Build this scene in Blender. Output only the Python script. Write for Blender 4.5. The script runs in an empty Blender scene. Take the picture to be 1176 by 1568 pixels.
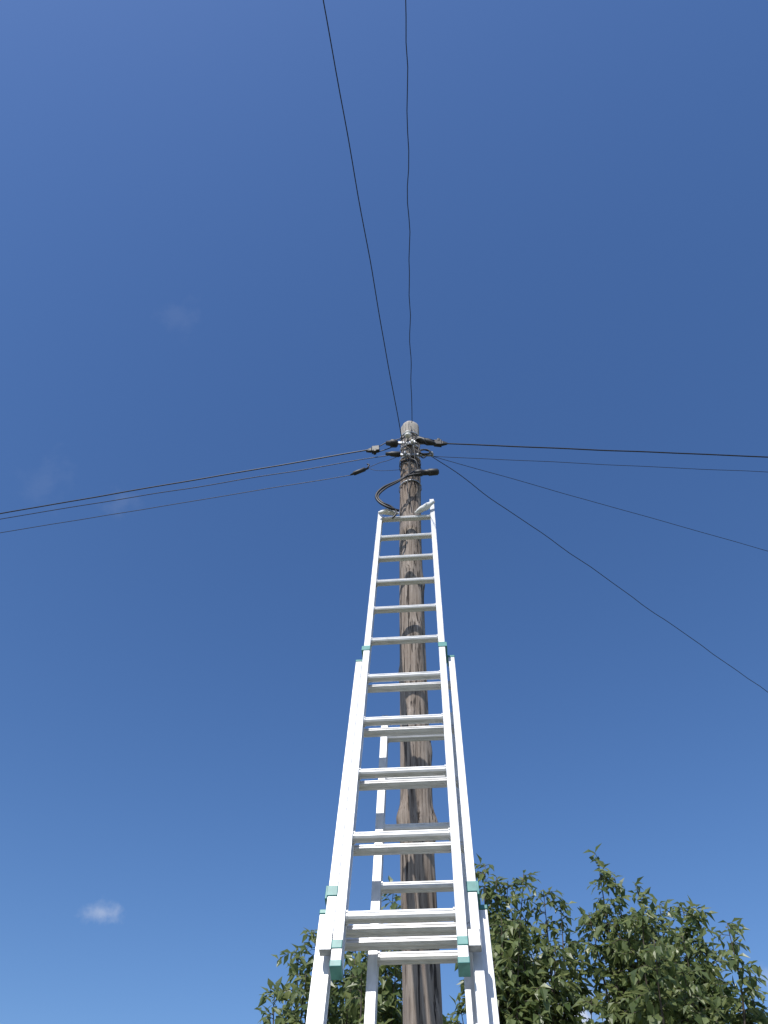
import bpy, bmesh, math, random
from mathutils import Vector, Matrix, noise
random.seed(7)
scene = bpy.context.scene
R = math.radians

# ------------------------------------------------------------ materials
def new_mat(name):
    m = bpy.data.materials.new(name); m.use_nodes = True
    nt = m.node_tree
    return m, nt, nt.nodes["Principled BSDF"]

def simple_mat(name, c1, c2, rough=0.5, metal=0.0, scale=20.0, bump=0.0, stretch=(1,1,1), detail=6):
    m, nt, b = new_mat(name)
    tc = nt.nodes.new("ShaderNodeTexCoord")
    mp = nt.nodes.new("ShaderNodeMapping"); mp.inputs["Scale"].default_value = stretch
    n = nt.nodes.new("ShaderNodeTexNoise"); n.inputs["Scale"].default_value = scale; n.inputs["Detail"].default_value = detail
    r = nt.nodes.new("ShaderNodeValToRGB")
    r.color_ramp.elements[0].position = 0.35; r.color_ramp.elements[0].color = (*c1, 1)
    r.color_ramp.elements[1].position = 0.65; r.color_ramp.elements[1].color = (*c2, 1)
    nt.links.new(tc.outputs["Object"], mp.inputs["Vector"]); nt.links.new(mp.outputs[0], n.inputs["Vector"])
    nt.links.new(n.outputs["Fac"], r.inputs[0]); nt.links.new(r.outputs[0], b.inputs["Base Color"])
    b.inputs["Roughness"].default_value = rough; b.inputs["Metallic"].default_value = metal
    if bump:
        bp = nt.nodes.new("ShaderNodeBump"); bp.inputs["Strength"].default_value = bump; bp.inputs["Distance"].default_value = 0.01
        nt.links.new(n.outputs["Fac"], bp.inputs["Height"]); nt.links.new(bp.outputs[0], b.inputs["Normal"])
    return m

M_alu = simple_mat("aluminium", (0.56,0.57,0.585), (0.74,0.74,0.745), 0.42, 0.2, 9, 0.04, (6,6,1))
M_rung = simple_mat("aluminium_rung", (0.58,0.59,0.60), (0.74,0.74,0.745), 0.40, 0.12, 22, 0.04, (1,4,4))
M_teal = simple_mat("teal_plastic", (0.05,0.20,0.19), (0.09,0.30,0.27), 0.45, 0, 30)
M_rubber = simple_mat("black_rubber", (0.012,0.012,0.013), (0.03,0.03,0.032), 0.55, 0, 40)
M_cable = simple_mat("cable_sheath", (0.010,0.010,0.012), (0.022,0.022,0.025), 0.5, 0, 40)
M_steel = simple_mat("galvanised_steel", (0.26,0.27,0.28), (0.45,0.46,0.47), 0.45, 0.6, 60)
M_porc = simple_mat("porcelain", (0.65,0.64,0.60), (0.80,0.79,0.76), 0.25, 0, 20)
M_cloth = simple_mat("white_cloth", (0.62,0.62,0.60), (0.80,0.80,0.79), 0.9, 0, 25, 0.4)
M_bark = simple_mat("tree_bark", (0.045,0.035,0.028), (0.13,0.105,0.085), 0.9, 0, 12, 0.5, (3,3,0.6))

# weathered pole wood
M_pole, nt, b = new_mat("weathered_wood")
tc = nt.nodes.new("ShaderNodeTexCoord")
def nz(scale, st, det=8):
    mp = nt.nodes.new("ShaderNodeMapping"); mp.inputs["Scale"].default_value = st
    n = nt.nodes.new("ShaderNodeTexNoise"); n.inputs["Scale"].default_value = scale; n.inputs["Detail"].default_value = det
    n.inputs["Roughness"].default_value = 0.65
    nt.links.new(tc.outputs["Object"], mp.inputs["Vector"]); nt.links.new(mp.outputs[0], n.inputs["Vector"]); return n
n1 = nz(4.0, (22,22,0.8)); n2 = nz(2.2, (1,1,0.7)); n3 = nz(9.0,(9,9,0.45),3)
r1 = nt.nodes.new("ShaderNodeValToRGB")
r1.color_ramp.elements[0].position=0.3; r1.color_ramp.elements[0].color=(0.14,0.112,0.092,1)
r1.color_ramp.elements[1].position=0.66; r1.color_ramp.elements[1].color=(0.43,0.385,0.345,1)
r2 = nt.nodes.new("ShaderNodeValToRGB")
r2.color_ramp.elements[0].position=0.35; r2.color_ramp.elements[0].color=(0.66,0.56,0.49,1)
r2.color_ramp.elements[1].position=0.7; r2.color_ramp.elements[1].color=(1.0,0.98,0.96,1)
r3 = nt.nodes.new("ShaderNodeValToRGB")
r3.color_ramp.elements[0].position=0.38; r3.color_ramp.elements[0].color=(0.13,0.11,0.10,1)
r3.color_ramp.elements[1].position=0.44; r3.color_ramp.elements[1].color=(1,1,1,1)
nt.links.new(n1.outputs["Fac"], r1.inputs[0]); nt.links.new(n2.outputs["Fac"], r2.inputs[0]); nt.links.new(n3.outputs["Fac"], r3.inputs[0])
mx = nt.nodes.new("ShaderNodeMixRGB"); mx.blend_type='MULTIPLY'; mx.inputs[0].default_value=1
mx2 = nt.nodes.new("ShaderNodeMixRGB"); mx2.blend_type='MULTIPLY'; mx2.inputs[0].default_value=1
nt.links.new(r1.outputs[0], mx.inputs[1]); nt.links.new(r2.outputs[0], mx.inputs[2])
nt.links.new(mx.outputs[0], mx2.inputs[1]); nt.links.new(r3.outputs[0], mx2.inputs[2])
sx = nt.nodes.new("ShaderNodeSeparateXYZ"); nt.links.new(tc.outputs["Object"], sx.inputs[0])
mrp = nt.nodes.new("ShaderNodeMapRange"); mrp.inputs["From Min"].default_value=5.9; mrp.inputs["From Max"].default_value=6.2; mrp.inputs["To Max"].default_value=.55
nt.links.new(sx.outputs["Z"], mrp.inputs["Value"])
mx3 = nt.nodes.new("ShaderNodeMixRGB"); nt.links.new(mrp.outputs[0], mx3.inputs[0]); nt.links.new(mx2.outputs[0], mx3.inputs[1]); mx3.inputs[2].default_value=(.50,.48,.44,1)
nt.links.new(mx3.outputs[0], b.inputs["Base Color"]); b.inputs["Roughness"].default_value=0.9
ad = nt.nodes.new("ShaderNodeMath"); ad.operation='ADD'
nt.links.new(n1.outputs["Fac"], ad.inputs[0]); nt.links.new(r3.outputs[0], ad.inputs[1])
bp = nt.nodes.new("ShaderNodeBump"); bp.inputs["Strength"].default_value=0.8; bp.inputs["Distance"].default_value=0.006
nt.links.new(ad.outputs[0], bp.inputs["Height"]); nt.links.new(bp.outputs[0], b.inputs["Normal"])

# leaves
def leaf_mat(name, dark, light):
    m, nt, b = new_mat(name)
    g = nt.nodes.new("ShaderNodeNewGeometry")
    r = nt.nodes.new("ShaderNodeValToRGB")
    r.color_ramp.elements[0].color=(*dark,1); r.color_ramp.elements[1].color=(*light,1)
    e = r.color_ramp.elements.new(0.5); e.color=tuple((a+c)/2*0.95 for a,c in zip(dark,light))+(1,)
    nt.links.new(g.outputs["Random Per Island"], r.inputs[0]); nt.links.new(r.outputs[0], b.inputs["Base Color"])
    b.inputs["Roughness"].default_value=0.38
    t = nt.nodes.new("ShaderNodeBsdfTranslucent"); 
    hs = nt.nodes.new("ShaderNodeHueSaturation"); hs.inputs["Hue"].default_value=0.485; hs.inputs["Value"].default_value=1.9
    nt.links.new(r.outputs[0], hs.inputs["Color"]); nt.links.new(hs.outputs[0], t.inputs["Color"])
    ms = nt.nodes.new("ShaderNodeMixShader"); ms.inputs[0].default_value=0.38
    nt.links.new(b.outputs[0], ms.inputs[1]); nt.links.new(t.outputs[0], ms.inputs[2])
    nt.links.new(ms.outputs[0], nt.nodes["Material Output"].inputs[0])
    return m
M_leaf = leaf_mat("cherry_leaves", (0.075,0.115,0.038), (0.21,0.25,0.10))

# ------------------------------------------------------------ mesh helpers
def obj_from(name, verts, faces, mat, parent=None, smooth=False):
    me = bpy.data.meshes.new(name); me.from_pydata([tuple(v) for v in verts], [], faces); me.update()
    o = bpy.data.objects.new(name, me); scene.collection.objects.link(o)
    me.materials.append(mat)
    if smooth:
        for p in me.polygons: p.use_smooth = True
    if parent: o.parent = parent
    return o
def empty(name, loc=(0,0,0)):
    e = bpy.data.objects.new(name, None); scene.collection.objects.link(e); e.empty_display_size=0.3; return e

class MB:
    def __init__(s): s.v=[]; s.f=[]
    def prism(s, P0, P1, ax, ay, prof, prof1=None):
        n=len(prof); o=len(s.v); prof1=prof1 or prof
        s.v += [P0+ax*a+ay*c for a,c in prof]; s.v += [P1+ax*a+ay*c for a,c in prof1]
        for i in range(n):
            j=(i+1)%n; s.f.append((o+i,o+j,o+n+j,o+n+i))
        s.f.append(tuple(o+i for i in reversed(range(n)))); s.f.append(tuple(o+n+i for i in range(n)))
    def tube(s, pts, rad, sides=8, cap=True):
        pts=[Vector(p) for p in pts]; n=len(pts); o=len(s.v)
        if not hasattr(rad,'__len__'): rad=[rad]*n
        up=None
        for i,p in enumerate(pts):
            t=(pts[min(i+1,n-1)]-pts[max(i-1,0)]).normalized()
            if up is None:
                up = t.orthogonal().normalized()
            up=(up-t*up.dot(t)).normalized(); sd=t.cross(up)
            for k in range(sides):
                a=2*math.pi*k/sides; s.v.append(p+(up*math.cos(a)+sd*math.sin(a))*rad[i])
        for i in range(n-1):
            for k in range(sides):
                j=(k+1)%sides; s.f.append((o+i*sides+k,o+i*sides+j,o+(i+1)*sides+j,o+(i+1)*sides+k))
        if cap:
            s.f.append(tuple(o+k for k in reversed(range(sides)))); s.f.append(tuple(o+(n-1)*sides+k for k in range(sides)))
    def make(s,name,mat,parent=None,smooth=False,bevel=0):
        o=obj_from(name,s.v,s.f,mat,parent,smooth)
        if bevel:
            m=o.modifiers.new("bevel",'BEVEL'); m.width=bevel; m.segments=2; m.limit_method='ANGLE'
        return o

def catmull(pts, n=8):
    pts=[Vector(p) for p in pts]; P=[pts[0]*2-pts[1]]+pts+[pts[-1]*2-pts[-2]]; out=[]
    for i in range(1,len(P)-2):
        for k in range(n):
            t=k/n; a,b_,c,d_=P[i-1],P[i],P[i+1],P[i+2]
            out.append(0.5*((2*b_)+(c-a)*t+(2*a-5*b_+4*c-d_)*t*t+(3*b_-a-3*c+d_)*t**3))
    out.append(pts[-1]); return out

# ------------------------------------------------------------ ground
gm = simple_mat("dry_grass_ground", (0.07,0.085,0.035), (0.22,0.19,0.12), 0.95, 0, 3.0, 0.6)
gv=[];gf=[];N=60
def gc(i): 
    u=(i/N*2-1); return math.copysign(abs(u)**3*900,u)
for i in range(N+1):
    for j in range(N+1):
        x,y=gc(i),gc(j); r=math.hypot(x,y)
        z=0.03*noise.noise(Vector((x*0.6,y*0.6,0))) if r<30 else 0
        if r<6: z*=0.4
        gv.append((x,y+3,z-0.02))
for i in range(N):
    for j in range(N):
        a=i*(N+1)+j; gf.append((a,a+N+1,a+N+2,a+1))
obj_from("ground",gv,gf,gm,None,True)

# ------------------------------------------------------------ utility pole
pole = empty("utility_pole")
def lerp_tab(tab,x):
    for (a,va),(b_,vb) in zip(tab,tab[1:]):
        if x<=b_: return va+(vb-va)*max(0,(x-a))/(b_-a)
    return tab[-1][1]
def pole_x(z): return lerp_tab([(0,0.118),(2.6,0.138),(3.1,0.137),(4.17,0.151),(5.0,0.160),(5.7,0.176),(6.4,0.192)],z)
PY=3.14
knots=[(3.27,-2.7,0.026),(3.24,-0.35,0.024),(3.22,-1.5,0.014),(3.75,-1.9,0.014),(4.30,-1.2,0.014),(4.72,-1.7,0.014),(4.68,-0.3,0.012),(5.05,-1.4,0.012),(5.3,-2.6,0.010),(2.5,-0.8,0.014),(5.62,-1.1,0.010),(4.05,-2.8,.012),(3.6,-.3,.010)]
pv=[];pf=[];S=48;ztop=6.33
zs=[i*0.025 for i in range(int(ztop/0.025))]+[ztop-0.03,ztop-0.012,ztop-0.003]
zs=sorted(zs)
for z in zs:
    r0=0.0745-0.0012*z
    d=ztop-z
    if d<0.06: r0*=math.sqrt(max(0.12,1-((0.06-d)/0.06)**2*0.85))
    for k in range(S):
        a=2*math.pi*k/S
        r=r0+0.0045*noise.noise(Vector((math.cos(a)*1.2,math.sin(a)*1.2,z*1.3)))+0.0026*noise.noise(Vector((math.cos(a)*6,math.sin(a)*6,z*1.5+9)))
        r-=0.004*max(0,noise.noise(Vector((math.cos(a)*11,math.sin(a)*11,z*.9+3)))-.15)*3
        for kz,ka,kh in knots:
            da=(a-ka+math.pi)%(2*math.pi)-math.pi
            q=(da/0.38)**2+((z-kz)/0.06)**2
            r+=kh*math.exp(-q)
        pv.append((pole_x(z)+r*math.cos(a),PY+r*math.sin(a),z))
for i in range(len(zs)-1):
    for k in range(S):
        j=(k+1)%S; pf.append((i*S+k,i*S+j,(i+1)*S+j,(i+1)*S+k))
pf.append(tuple((len(zs)-1)*S+k for k in range(S)))
obj_from("wooden_shaft",pv,pf,M_pole,pole,True)

def ring(z,rad,h,th=0.003,mat=M_steel,name="steel_band",tilt=0):
    mb=MB(); n=32; c=Vector((pole_x(z),PY,z))
    for zz,rr in ((-h/2,rad),(-h/2,rad+th),(h/2,rad+th),(h/2,rad)):
        for k in range(n):
            a=2*math.pi*k/n; mb.v.append(c+Vector((rr*math.cos(a),rr*math.sin(a),zz+tilt*math.cos(a)*rr)))
    for q in range(4):
        for k in range(n):
            j=(k+1)%n; q2=(q+1)%4; mb.f.append((q*n+k,q*n+j,q2*n+j,q2*n+k))
    return mb.make(name,mat,pole,True)
ring(6.14,0.0705,0.014,name="steel_band_top"); ring(6.10,0.071,0.008,tilt=0.1,name="wire_wrap_a",mat=M_cable); ring(5.99,0.0715,0.020,name="steel_band_hooks")
ring(5.86,0.072,0.020,name="steel_band_lower"); ring(5.80,0.0725,0.009,tilt=-0.25,name="wire_wrap_b",mat=M_cable)
ring(5.58,0.073,0.012,name="steel_band_box",tilt=0.1)

mb=MB()   # steel hooks/brackets
for (zz,xa,xb) in ((5.98,0.04,0.31),(5.84,0.05,0.335)):
    mb.prism(Vector((xa+0.02,3.052,zz)),Vector((xb-0.01,3.052,zz)),Vector((0,1,0)),Vector((0,0,1)),[(-.006,-.011),(.006,-.011),(.006,.011),(-.006,.011)])
for p in ([(.165,3.06,6.0),(.165,3.0,6.0),(.165,2.97,5.98),(.165,2.965,5.95),(.165,2.985,5.93)],
          [(.20,3.06,5.90),(.20,3.0,5.90),(.205,2.97,5.885),(.205,2.965,5.86),(.205,2.99,5.845)],
          [(.145,3.06,5.80),(.145,3.01,5.80),(.14,2.985,5.785),(.14,2.98,5.76),(.14,3.0,5.75)],
          [(.318,3.06,5.845),(.318,3.04,5.85),(.325,3.03,5.84),(.33,3.04,5.825),(.325,3.06,5.83)]):
    mb.tube(catmull(p,5),0.006,8)
mb.make("hook_brackets",M_steel,pole)

def lathe(name,mat,base,axis,prof,sides=14):
    base=Vector(base); axis=Vector(axis).normalized()
    mb=MB(); mb.tube([base+axis*h for h,r in prof],[r for h,r in prof],sides); return mb.make(name,mat,pole,True)
lathe("insulator",M_porc,(.162,2.965,5.93),(0,0,1),[(0,.010),(.004,.020),(.015,.023),(.02,.014),(.028,.014),(.033,.023),(.045,.021),(.055,.010)])
lathe("insulator_lower",M_porc,(.19,2.985,5.885),(0.2,0,1),[(0,.006),(.004,.013),(.02,.016),(.03,.008)])
lathe("junction_cap_left",M_rubber,(.095,3.02,5.925),(-1,0,.1),[(0,.018),(.01,.028),(.045,.030),(.055,.020),(.08,.016),(.085,.004)])
lathe("junction_cap_left_low",M_rubber,(.11,3.02,5.80),(-1,0,.08),[(0,.012),(.01,.020),(.06,.018),(.07,.014),(.10,.010)])
lathe("tension_clamp_right_low",M_rubber,(.215,3.0,5.955),(1,0,-.45),[(0,.014),(.02,.024),(.07,.022),(.09,.026),(.13,.016),(.15,.006)])
lathe("splice_sleeve",M_rubber,(.195,3.0,5.565),(1,-.05,.03),[(0,.012),(.004,.022),(.05,.024),(.055,.019),(.09,.019),(.095,.024),(.15,.022),(.16,.012)])

def wedge(name,c,d):   # tension clamp body
    c=Vector(c); d=Vector(d).normalized(); s=Vector((0,1,0)); u=d.cross(s).normalized()
    mb=MB()
    def rect(a,b_): return [(-a,-b_),(a,-b_),(a,b_),(-a,b_)]
    mb.prism(c-d*.035,c+d*.02,s,u,rect(.014,.026),rect(.016,.029)); mb.prism(c+d*.0205,c+d*.06,s,u,rect(.012,.020),rect(.007,.008))
    mb.prism(c-d*.012+u*.026,c+d*.008+u*.026,s,u,rect(.018,.014)); 
    return mb.make(name,M_rubber,pole,False,0.004)
wedge("tension_clamp_left",(-.066,3.10,5.968),(-2.73,.51,-.12))
wedge("tension_clamp_right",(.385,3.10,6.045),(2.3,.05,-.1))
mb=MB()
mb.tube(catmull([(-.035,3.085,5.985),(.03,3.07,6.02),(.12,3.05,6.03)],6),0.0035,6)
mb.tube(catmull([(-.035,3.115,5.965),(.03,3.1,5.98),(.11,3.08,6.01)],6),0.0035,6)
mb.tube(catmull([(.355,3.085,6.055),(.3,3.07,6.06),(.23,3.05,6.05)],6),0.0035,6)
mb.tube(catmull([(.355,3.115,6.04),(.3,3.1,6.03),(.24,3.08,6.02)],6),0.0035,6)
mb.make("clamp_bails",M_cable,pole,True)
# coil of spare drop wire
mb=MB(); pts=[]
for k in range(70):
    a=k*0.36; pts.append((.272+.036*math.cos(a)+.003*math.sin(k),3.0+.006*math.sin(a*.27),5.80+.026*math.sin(a)+.003*math.cos(k*1.7)))
mb.tube(pts,0.0028,6); mb.make("wire_coil",M_cable,pole,True)
# jumpers and drop cables on the pole head
mb=MB()
for p,r in (([(.30,3.0,5.57),(.23,2.99,5.545),(.15,2.99,5.52),(.08,2.99,5.465),(-.005,2.98,5.39),(-.048,2.97,5.30),(-.03,2.95,5.21),(.03,2.945,5.15),(.09,2.96,5.14)],.008),
            ([(.215,3.04,5.66),(.16,2.99,5.54),(.09,2.98,5.45),(.012,2.97,5.37),(-.036,2.96,5.28),(-.01,2.945,5.2),(.04,2.95,5.17),(.075,2.955,5.12),(.05,2.96,5.07)],.006),
            ([(.10,3.02,5.93),(.13,2.99,5.86),(.18,2.99,5.80),(.17,3.02,5.70),(.185,3.04,5.6)],.004),
            ([(.22,3.0,5.95),(.15,2.985,5.9),(.13,3.0,5.80),(.165,3.02,5.68),(.15,3.04,5.5),(.16,3.04,5.3)],.0035),
            ([(.30,3.0,5.88),(.25,2.98,5.93),(.2,2.99,5.90),(.205,3.0,5.78),(.20,3.04,5.62)],.004),
            ([(.13,3.06,6.04),(.17,3.03,6.08),(.24,3.06,6.05)],.003),
            ([(.192,3.06,6.2),(.19,3.05,6.12),(.15,3.02,6.02),(.14,2.99,5.9)],.003),
            ([(.20,3.02,5.95),(.24,3.0,5.88),(.23,3.0,5.80),(.26,3.02,5.76),(.30,3.03,5.82)],.004),
            ([(.165,3.02,5.75),(.21,3.0,5.7),(.225,3.02,5.6)],.0045)):
    mb.tube(catmull(p,8),r,7)
mb.make("jumper_cables",M_cable,pole,True)
mb=MB()
for k in range(9):
    z=5.62+0.045*k+random.uniform(-.012,.012); s=random.choice((-1,1))
    mb.tube(catmull([(.14,3.055,z),(.17,3.035,z+.02*s),(.21,3.05,z+.035*s)],5),.0022,5)
mb.make("binding_wires",M_steel,pole,True)
mb=MB(); mb.tube([(-.105,3.10,5.752),(-.125,3.10,5.742),(-.13,3.10,5.74),(-.20,3.105,5.70),(-.205,3.105,5.698),(-.225,3.11,5.69)],[.006,.009,.015,.015,.009,.004],10)
mb.tube(catmull([(-.11,3.1,5.76),(-.10,3.1,5.79),(-.115,3.1,5.80)],4),.005,6)
mb.make("inline_clamp",M_rubber,pole,True)

# ------------------------------------------------------------ overhead cables
def cable(name,a,b_,far=8.0,sag=0.0,r=0.0035,wig=0.0,droop=0.0,n=110,mat=M_cable,seed=0,fr=7):
    """a: anchor on the pole, b_: a point along the run; run continues to `far` times that distance"""
    a=Vector(a); b_=Vector(b_); rnd=random.Random(seed)
    pts=[]
    for i in range(n+1):
        t=(i/n)**1.8*far
        p=a+(b_-a)*t
        p.z += -sag*4*(t/far)*(1-t/far) - droop*t
        if wig and i>0:
            p.z+=wig*noise.noise(Vector((t*fr+seed,0.3,seed))); p.x+=wig*noise.noise(Vector((t*fr+seed,5.3,seed))) ; p.y+=wig*.5*noise.noise(Vector((t*fr+seed,9.3,seed)))
        pts.append(p)
    mb=MB(); mb.tube(pts,r,6); return mb.make(name,mat,None,True)
H=1.6
cable("overhead_cable",(.125,3.05,6.0),(-.284,.479,4.30+H),6,0,.0030,.004,seed=1)
cable("overhead_cable.001",(.196,3.05,6.23),(.109,.50,4.5+H),6,0,.0026,.014,seed=2,fr=12)
cable("overhead_cable.002",(-.10,3.1,5.967),(-2.80,3.61,4.30+H),6,0.03,.0046,.004,seed=3)
cable("overhead_cable.003",(.031,3.1,5.90),(-2.786,3.62,4.25+H),6,0.03,.0030,.010,seed=4)
cable("overhead_cable.004",(-.22,3.11,5.69),(-2.70,3.59,4.05+H),6,0.0,.0023,.004,seed=5)
cable("overhead_cable.005",(.43,3.1,6.04),(2.675,3.15,4.35+H),7,0.0,.0048,.003,seed=6)
cable("overhead_cable.006",(.322,3.06,5.835),(2.62,3.17,4.2+H),7,0.0,.0020,.006,seed=7)
cable("overhead_cable.007",(.324,3.06,5.835),(2.79,3.81,4.1+H),7,0.0,.0019,.006,seed=8)
cable("overhead_cable.008",(.326,3.06,5.83),(3.24,5.34,4.0+H),6,0.0,.0027,.018,seed=9,fr=11)
mb=MB(); mb.tube(catmull([(-.11,3.1,5.755),(-.03,3.09,5.80),(.03,3.08,5.815),(.11,3.05,5.83)],6),.002,5)
mb.tube(catmull([(-.11,3.1,5.755),(-.05,3.08,5.70),(.03,3.05,5.66),(.11,3.05,5.67)],6),.0015,5); mb.make("clamp_tail_wire",M_cable,pole,True)

# ------------------------------------------------------------ ladder
lad = empty("extension_ladder")
F=Vector((-.041,1.325,0.0)); D=Vector((.0327,.3129,.9493)).normalized()
Wd=Vector((1,-.084,-.0067)); Wd=(Wd-D*Wd.dot(D)).normalized(); NN=D.cross(Wd).normalized()
def P(L,x=0,n=0): return F+D*L+Wd*x+NN*n
def section(name,half,off,L0,L1,rungs,xo=0.0,tw=0.027,dp=0.046,L1l=None):
    mb=MB(); h=dp/2; t=tw
    for s in (-1,1):
        top=L1 if (s>0 or L1l is None) else L1l
        prof=[(0,-h),(t,-h),(t,-h+.010),(t-.005,-h+.012),(t-.005,h-.012),(t,h-.010),(t,h),(0,h),(0,h-.010),(.005,h-.012),(.005,-h+.012),(0,-h+.010)]
        x0=half-t
        pr=[((x0+a)*s,c) for a,c in prof]
        if s<0: pr=pr[::-1]
        mb.prism(P(L0,xo,off),P(top,xo,off),Wd,NN,pr)
    o=mb.make(name+"_rails",M_alu,lad,False,0.0015)
    mb=MB()
    for L in rungs:
        a=.0125; c=.0145; k=.005
        prof=[(-a+k,-c),(-.003,-c),(-.002,-c+.002),(.002,-c+.002),(.003,-c),(a-k,-c),(a,-c+k),(a,c-k),(a-k,c),(-a+k,c),(-a,c-k),(-a,.003),(-a+.002,.002),(-a+.002,-.002),(-a,-.003),(-a,-c+k)]
        e=half-tw+0.004
        mb.prism(P(L,xo-e,off),P(L,xo+e,off),D,NN,prof)
        for s in (-1,1):
            x0,x1=sorted((s*(e-.004),s*(e-.009)))
            big=[(p*1.18,q*1.18) for p,q in prof]
            mb.prism(P(L,xo+x0,off),P(L,xo+x1,off),D,NN,big)
    mb.make(name+"_rungs",M_rung,lad,False)
section("fly",.1725,0,2.46,5.655,[5.41-.28*i for i in range(11)],L1l=5.50)
section("middle",.209,.050,.75,3.90,[3.73-.28*i for i in range(11)])
section("base",.235,.100,.03,2.69,[2.61-.28*i for i in range(10)])
section("rear",.142,.156,.03,3.665,[3.55-.235*i for i in range(15)],xo=.043)
# plastic guides, hooks and end caps
mb=MB()
def blk(L0,L1,x0,x1,n0,n1):
    mb.prism(P(L0),P(L1),Wd,NN,[(x0,n0),(x1,n0),(x1,n1),(x0,n1)])
for s in (-1,1):
    def b2(L0,L1,x0,x1,n0,n1):
        a,b_=sorted((s*x0,s*x1)); blk(L0,L1,a,b_,n0,n1)
    b2(3.905,3.94,.144,.176,-.026,-.020); b2(3.905,3.938,.1735,.181,-.026,.060); b2(3.901,3.915,.178,.210,.026,.075)
    b2(2.705,2.74,.181,.212,.024,.030); b2(2.695,2.74,.2095,.216,.024,.110); b2(2.691,2.705,.21,.236,.075,.124)
    b2(2.45,2.468,.144,.174,-.025,.025); b2(2.50,2.525,.146,.1735,-.0255,-.022)
mb.make("guide_caps",M_teal,lad,False,.002)
mb=MB()
for s in (-1,1):
    for hx,n0,L in ((.19,.03,2.50),(.222,.075,2.20)):
        a,b_=sorted((s*(hx-.016),s*(hx+.016))); blk(L,L+.05,a,b_,n0-.05,n0-.026)
mb.make("latch_hooks",M_steel,lad,False,.002)
mb=MB()
for s in (-1,1):
    a,b_=sorted((s*.204,s*.240)); blk(-.0,.08,a,b_,.07,.13)
    mb.prism(P(0,.043,.156),P(.08,.043,.156),Wd,NN,[(s*.11,-.03),(s*.147,-.03),(s*.147,.03),(s*.11,.03)][::s])
mb.make("rubber_feet",M_rubber,lad,False,.003)
# cloth wraps on the top rung
def lump(name,pts,rs):
    c=catmull(pts,7); n=len(c); rr=[]
    for i in range(n):
        t=i/(n-1)*(len(rs)-1); k=min(int(t),len(rs)-2); rr.append(rs[k]+(rs[k+1]-rs[k])*(t-k))
    mb=MB(); mb.tube(c,rr,14)
    for i,v in enumerate(mb.v): mb.v[i]=v+Vector((1,1,1))*0.006*noise.noise(v*45)
    mb.make(name,M_cloth,lad,True)
lump("cloth_wrap_right",[(.185,2.99,5.155),(.22,2.98,5.17),(.26,2.975,5.20),(.305,2.975,5.245)],[.006,.018,.021,.010])
lump("cloth_wrap_left",[(.09,2.99,5.15),(.05,2.985,5.15),(.01,2.98,5.155),(-.03,2.97,5.13)],[.006,.018,.020,.008])

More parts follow.
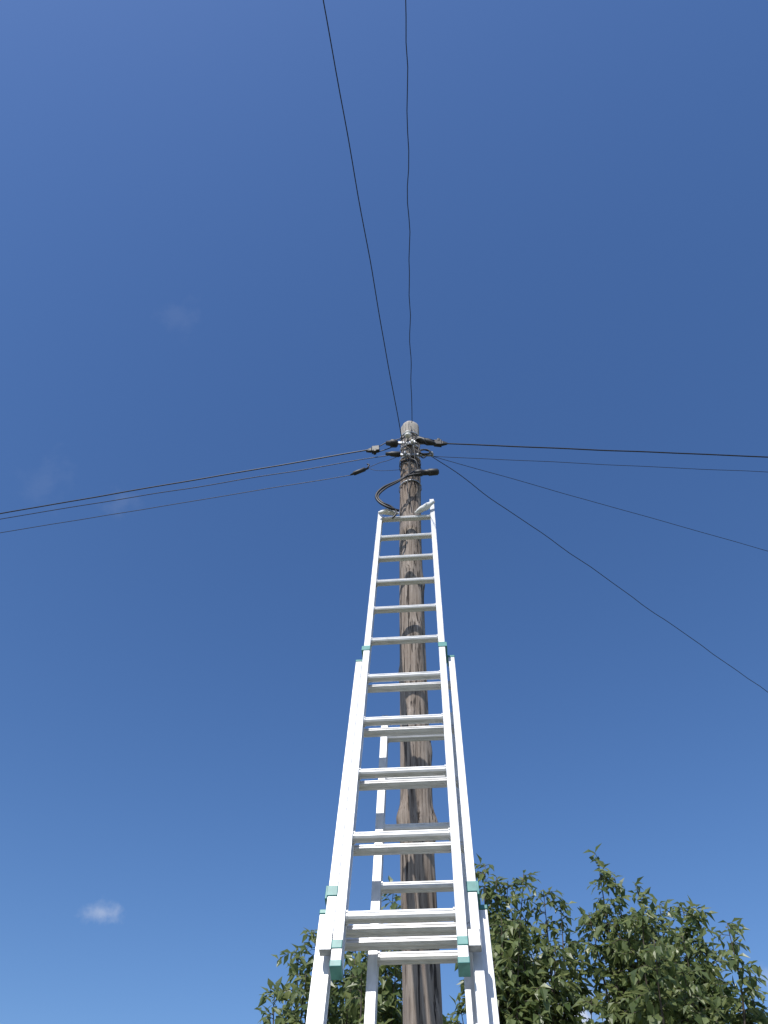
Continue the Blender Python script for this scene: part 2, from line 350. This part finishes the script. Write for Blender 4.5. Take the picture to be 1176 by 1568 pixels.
# ------------------------------------------------------------ trees
def leaf(V,Fc,base,dr,nrm,L,w,rnd):
    dr=dr.normalized(); sd=dr.cross(nrm)
    if sd.length<1e-3: sd=dr.orthogonal()
    sd.normalize(); up=sd.cross(dr)
    o=len(V); fold=rnd.uniform(.1,.45)*w; cur=rnd.uniform(.02,.25)*L
    V.append(base); V.append(base+dr*L*.42+sd*w*.5+up*fold-up*cur*.2); V.append(base+dr*L*.42-sd*w*.5+up*fold-up*cur*.2)
    V.append(base+dr*L*.48-up*cur*.25); V.append(base+dr*L-up*cur)
    Fc += [(o,o+1,o+3),(o,o+3,o+2),(o+1,o+4,o+3),(o+3,o+4,o+2)]
def tree(name,root,fork,tips,seed,leafL=.125,twl=.42,gap=.040,extra=3):
    rnd=random.Random(seed); par=empty(name); br=MB(); V=[];Fc=[]
    root=Vector(root); fork=Vector(fork)
    tp=catmull([root,root.lerp(fork,.35)+Vector((.05,.03,0)),root.lerp(fork,.7)+Vector((-.04,.02,0)),fork],6)
    n=len(tp); br.tube(tp,[.13-.06*i/(n-1)+(.05 if i==0 else 0) for i in range(n)],12)
    leaders=[]
    for t in tips: leaders.append((Vector(t),1.0))
    for t in tips:
        for e in range(extra):
            q=Vector(t); k=rnd.uniform(.7,.98); g=fork.lerp(q,k)+Vector((rnd.uniform(-.26,.26),rnd.uniform(-.7,.7),rnd.uniform(-.5,-.04)))
            leaders.append((g,.9))
    for tip,sc in leaders:
        hor=Vector((tip.x-fork.x,tip.y-fork.y,0))
        mid=fork+hor*.65+Vector((0,0,(tip.z-fork.z)*.36))+Vector((rnd.uniform(-.1,.1),rnd.uniform(-.1,.1),0))
        st=tp[rnd.randint(n//2,n-1)]
        c=catmull([st,st.lerp(mid,.5)+Vector((0,0,-.03)),mid,mid.lerp(tip,.55)+Vector((rnd.uniform(-.09,.09),rnd.uniform(-.09,.09),.05)),tip],10)
        m=len(c); br.tube(c,[max(.004,.034*sc*(1-i/(m-1))**.8) for i in range(m)],6)
        acc=0;
        for i in range(1,m):
            seg=c[i]-c[i-1]; acc+=seg.length; f=i/(m-1)
            if f<.35: continue
            while acc>gap:
                acc-=gap
                base=c[i-1].lerp(c[i],rnd.random()); ax=seg.normalized()
                a=rnd.uniform(0,6.283); o1=ax.orthogonal().normalized(); o2=ax.cross(o1)
                out=o1*math.cos(a)+o2*math.sin(a)
                tl=twl*(1-.6*max(0,(f-.55)/.45))*rnd.uniform(.4,1.2)*sc
                dr=(out*1.0+ax*.4+Vector((rnd.gauss(0,.2),rnd.gauss(0,.2),rnd.gauss(0,.2)))).normalized()
                e1=base+dr*tl*.5; e2=base+dr*tl+Vector((0,0,-.3*tl))
                br.tube([base,e1,e2],[.004,.0028,.0015],3,False)
                nl=max(4,int(tl/.026))
                for q in range(nl):
                    s=(q+1)/nl; p=(base.lerp(e1,s*2) if s<.5 else e1.lerp(e2,s*2-1))
                    if rnd.random()<.1: continue
                    aa=q*2.4+rnd.uniform(-.5,.5); t1=dr.orthogonal().normalized(); t2=dr.cross(t1)
                    ld=(t1*math.cos(aa)+t2*math.sin(aa))*.8+dr*.6+Vector((0,0,-.6+rnd.gauss(0,.3)))
                    L=leafL*rnd.uniform(.6,1.2)
                    nr=Vector((rnd.gauss(0,.45),rnd.gauss(0,.45)-.45,1))
                    leaf(V,Fc,p,ld,nr,L,L*rnd.uniform(.44,.58),rnd)
        for q in range(6):
            leaf(V,Fc,tip-Vector((0,0,.02*q)),Vector((rnd.gauss(0,1),rnd.gauss(0,1),rnd.uniform(-.6,.5))),Vector((0,0,1)),leafL*.8,leafL*.34,rnd)
    br.make("trunk_and_limbs",M_bark,par,True)
    obj_from("foliage",V,Fc,M_leaf,par,False)
def T(l): return [(x,y,z+1.6) for x,y,z in l]
tree("cherry_tree",(2.75,9.3,-.05),(2.8,9.2,2.4),
     T([(2.53,9.0,4.32),(2.68,9.0,4.12),(2.90,9.0,4.05),(3.15,9.1,3.86),(3.36,9.0,3.84),(3.52,9.0,3.78),(2.30,9.0,3.72),(2.42,9.0,3.75),(3.40,8.9,3.40),(3.50,8.9,3.05),(3.80,9.0,2.85),(2.7,8.4,3.45),(3.1,8.5,3.3),(2.55,8.6,3.3),(2.9,8.2,2.7),(2.5,8.3,2.7),(3.6,9.4,2.3)]),11)
tree("cherry_tree.001",(1.1,9.5,-.05),(1.15,9.4,2.3),
     T([(1.19,9.0,4.26),(1.30,9.0,4.10),(1.45,9.1,4.12),(1.63,9.0,4.16),(1.83,9.0,3.98),(2.00,9.0,3.82),(1.60,9.1,3.7),(1.05,9.0,3.7),(1.45,8.8,3.0),(1.25,8.6,3.5),(1.4,8.8,3.4),(.80,9.2,2.9),(1.15,8.5,2.9)]),23)
tree("cherry_tree.002",(-.4,9.5,-.05),(-.4,9.4,2.2),
     T([(.11,9.0,3.98),(-.1,9.0,3.7),(-.3,9.1,3.5),(-.78,9.0,3.54),(-.95,9.0,3.34),(-.49,9.0,3.4),(-1.15,9.0,2.98),(-.8,8.7,3.0),(-.3,8.6,3.1),(.15,8.9,3.3),(.45,9.2,2.9),(-1.5,9.2,2.62)]),37,extra=3)

# ------------------------------------------------------------ sky, sun, clouds
SUN_EL=R(52); SUN_ROT=R(203)
w=bpy.data.worlds.new("World"); scene.world=w; w.use_nodes=True
nt=w.node_tree; bg=nt.nodes["Background"]; bg.inputs["Strength"].default_value=0.14
sky=nt.nodes.new("ShaderNodeTexSky"); sky.sky_type='NISHITA'; sky.sun_disc=False
sky.sun_elevation=SUN_EL; sky.sun_rotation=SUN_ROT; sky.altitude=0; sky.air_density=1.15; sky.dust_density=0.7; sky.ozone_density=5.0
hs=nt.nodes.new("ShaderNodeHueSaturation"); hs.inputs["Saturation"].default_value=1.16; hs.inputs["Hue"].default_value=0.507; nt.links.new(sky.outputs[0],hs.inputs["Color"])
tc=nt.nodes.new("ShaderNodeTexCoord")
nz_=nt.nodes.new("ShaderNodeTexNoise"); nz_.inputs["Scale"].default_value=30; nz_.inputs["Detail"].default_value=5; nz_.inputs["Roughness"].default_value=.6
nt.links.new(tc.outputs["Generated"],nz_.inputs["Vector"])
def math_(op,a,b_=None,c=None,clamp=False):
    n=nt.nodes.new("ShaderNodeMath"); n.operation=op; n.use_clamp=clamp
    for i,v in enumerate((a,b_,c)):
        if v is None: continue
        if isinstance(v,(int,float)): n.inputs[i].default_value=v
        else: nt.links.new(v,n.inputs[i])
    return n.outputs[0]
total=None
clouds=[((-.3676,1.0414,.4315),.019,.5,.36),((-.266,.448,.929),.022,1.3,.03),((-.44,.614,.790),.03,1.0,.03),((-.342,.63,.776),.024,.7,.055),
        ((.214,1.11,.372),.03,.8,.5),((.24,1.14,.345),.05,.6,.9),((.33,1.12,.36),.05,.7,.8),((.494,1.105,.378),.022,.6,.25)]
for dr,rad,asp,op in clouds:
    d=Vector(dr).normalized()
    s=nt.nodes.new("ShaderNodeVectorMath"); s.operation='SUBTRACT'; nt.links.new(tc.outputs["Generated"],s.inputs[0]); s.inputs[1].default_value=d
    m=nt.nodes.new("ShaderNodeVectorMath"); m.operation='MULTIPLY'; nt.links.new(s.outputs[0],m.inputs[0]); m.inputs[1].default_value=(1/rad,1/rad,1/(rad*asp))
    l=nt.nodes.new("ShaderNodeVectorMath"); l.operation='LENGTH'; nt.links.new(m.outputs[0],l.inputs[0])
    q=math_('MULTIPLY_ADD',nz_.outputs["Fac"],3.6,-1.8)
    q=math_('ADD',l.outputs["Value"],q)
    mr=nt.nodes.new("ShaderNodeMapRange"); mr.interpolation_type='SMOOTHSTEP'
    mr.inputs["From Min"].default_value=1.25; mr.inputs["From Max"].default_value=-.3; mr.inputs["To Min"].default_value=0; mr.inputs["To Max"].default_value=op
    nt.links.new(q,mr.inputs["Value"])
    total=mr.outputs[0] if total is None else math_('MAXIMUM',total,mr.outputs[0])
mix=nt.nodes.new("ShaderNodeMixRGB"); nt.links.new(total,mix.inputs[0]); nt.links.new(hs.outputs[0],mix.inputs[1]); mix.inputs[2].default_value=(5.2,5.5,6.2,1)
nt.links.new(mix.outputs[0],bg.inputs["Color"])
w.cycles.sampling_method='MANUAL'; w.cycles.sample_map_resolution=256
sl=bpy.data.lights.new("sun",'SUN'); sl.energy=4.6; sl.angle=R(.53); sl.color=(1,.96,.90)
so=bpy.data.objects.new("sun",sl); scene.collection.objects.link(so)
sd=Vector((math.sin(SUN_ROT)*math.cos(SUN_EL),math.cos(SUN_ROT)*math.cos(SUN_EL),math.sin(SUN_EL)))
so.rotation_euler=sd.to_track_quat('Z','Y').to_euler(); so.location=sd*20

# ------------------------------------------------------------ camera
cd=bpy.data.cameras.new("camera"); cam=bpy.data.objects.new("camera",cd); scene.collection.objects.link(cam)
cam.location=(0,0,H); cam.rotation_euler=(R(90+50),0,0)
cd.sensor_fit='VERTICAL'; cd.sensor_height=24; cd.lens=12/math.tan(R(33.65)); cd.clip_start=.05; cd.clip_end=3000
scene.camera=cam
scene.view_settings.view_transform='Standard'; scene.view_settings.look='None'; scene.view_settings.exposure=0
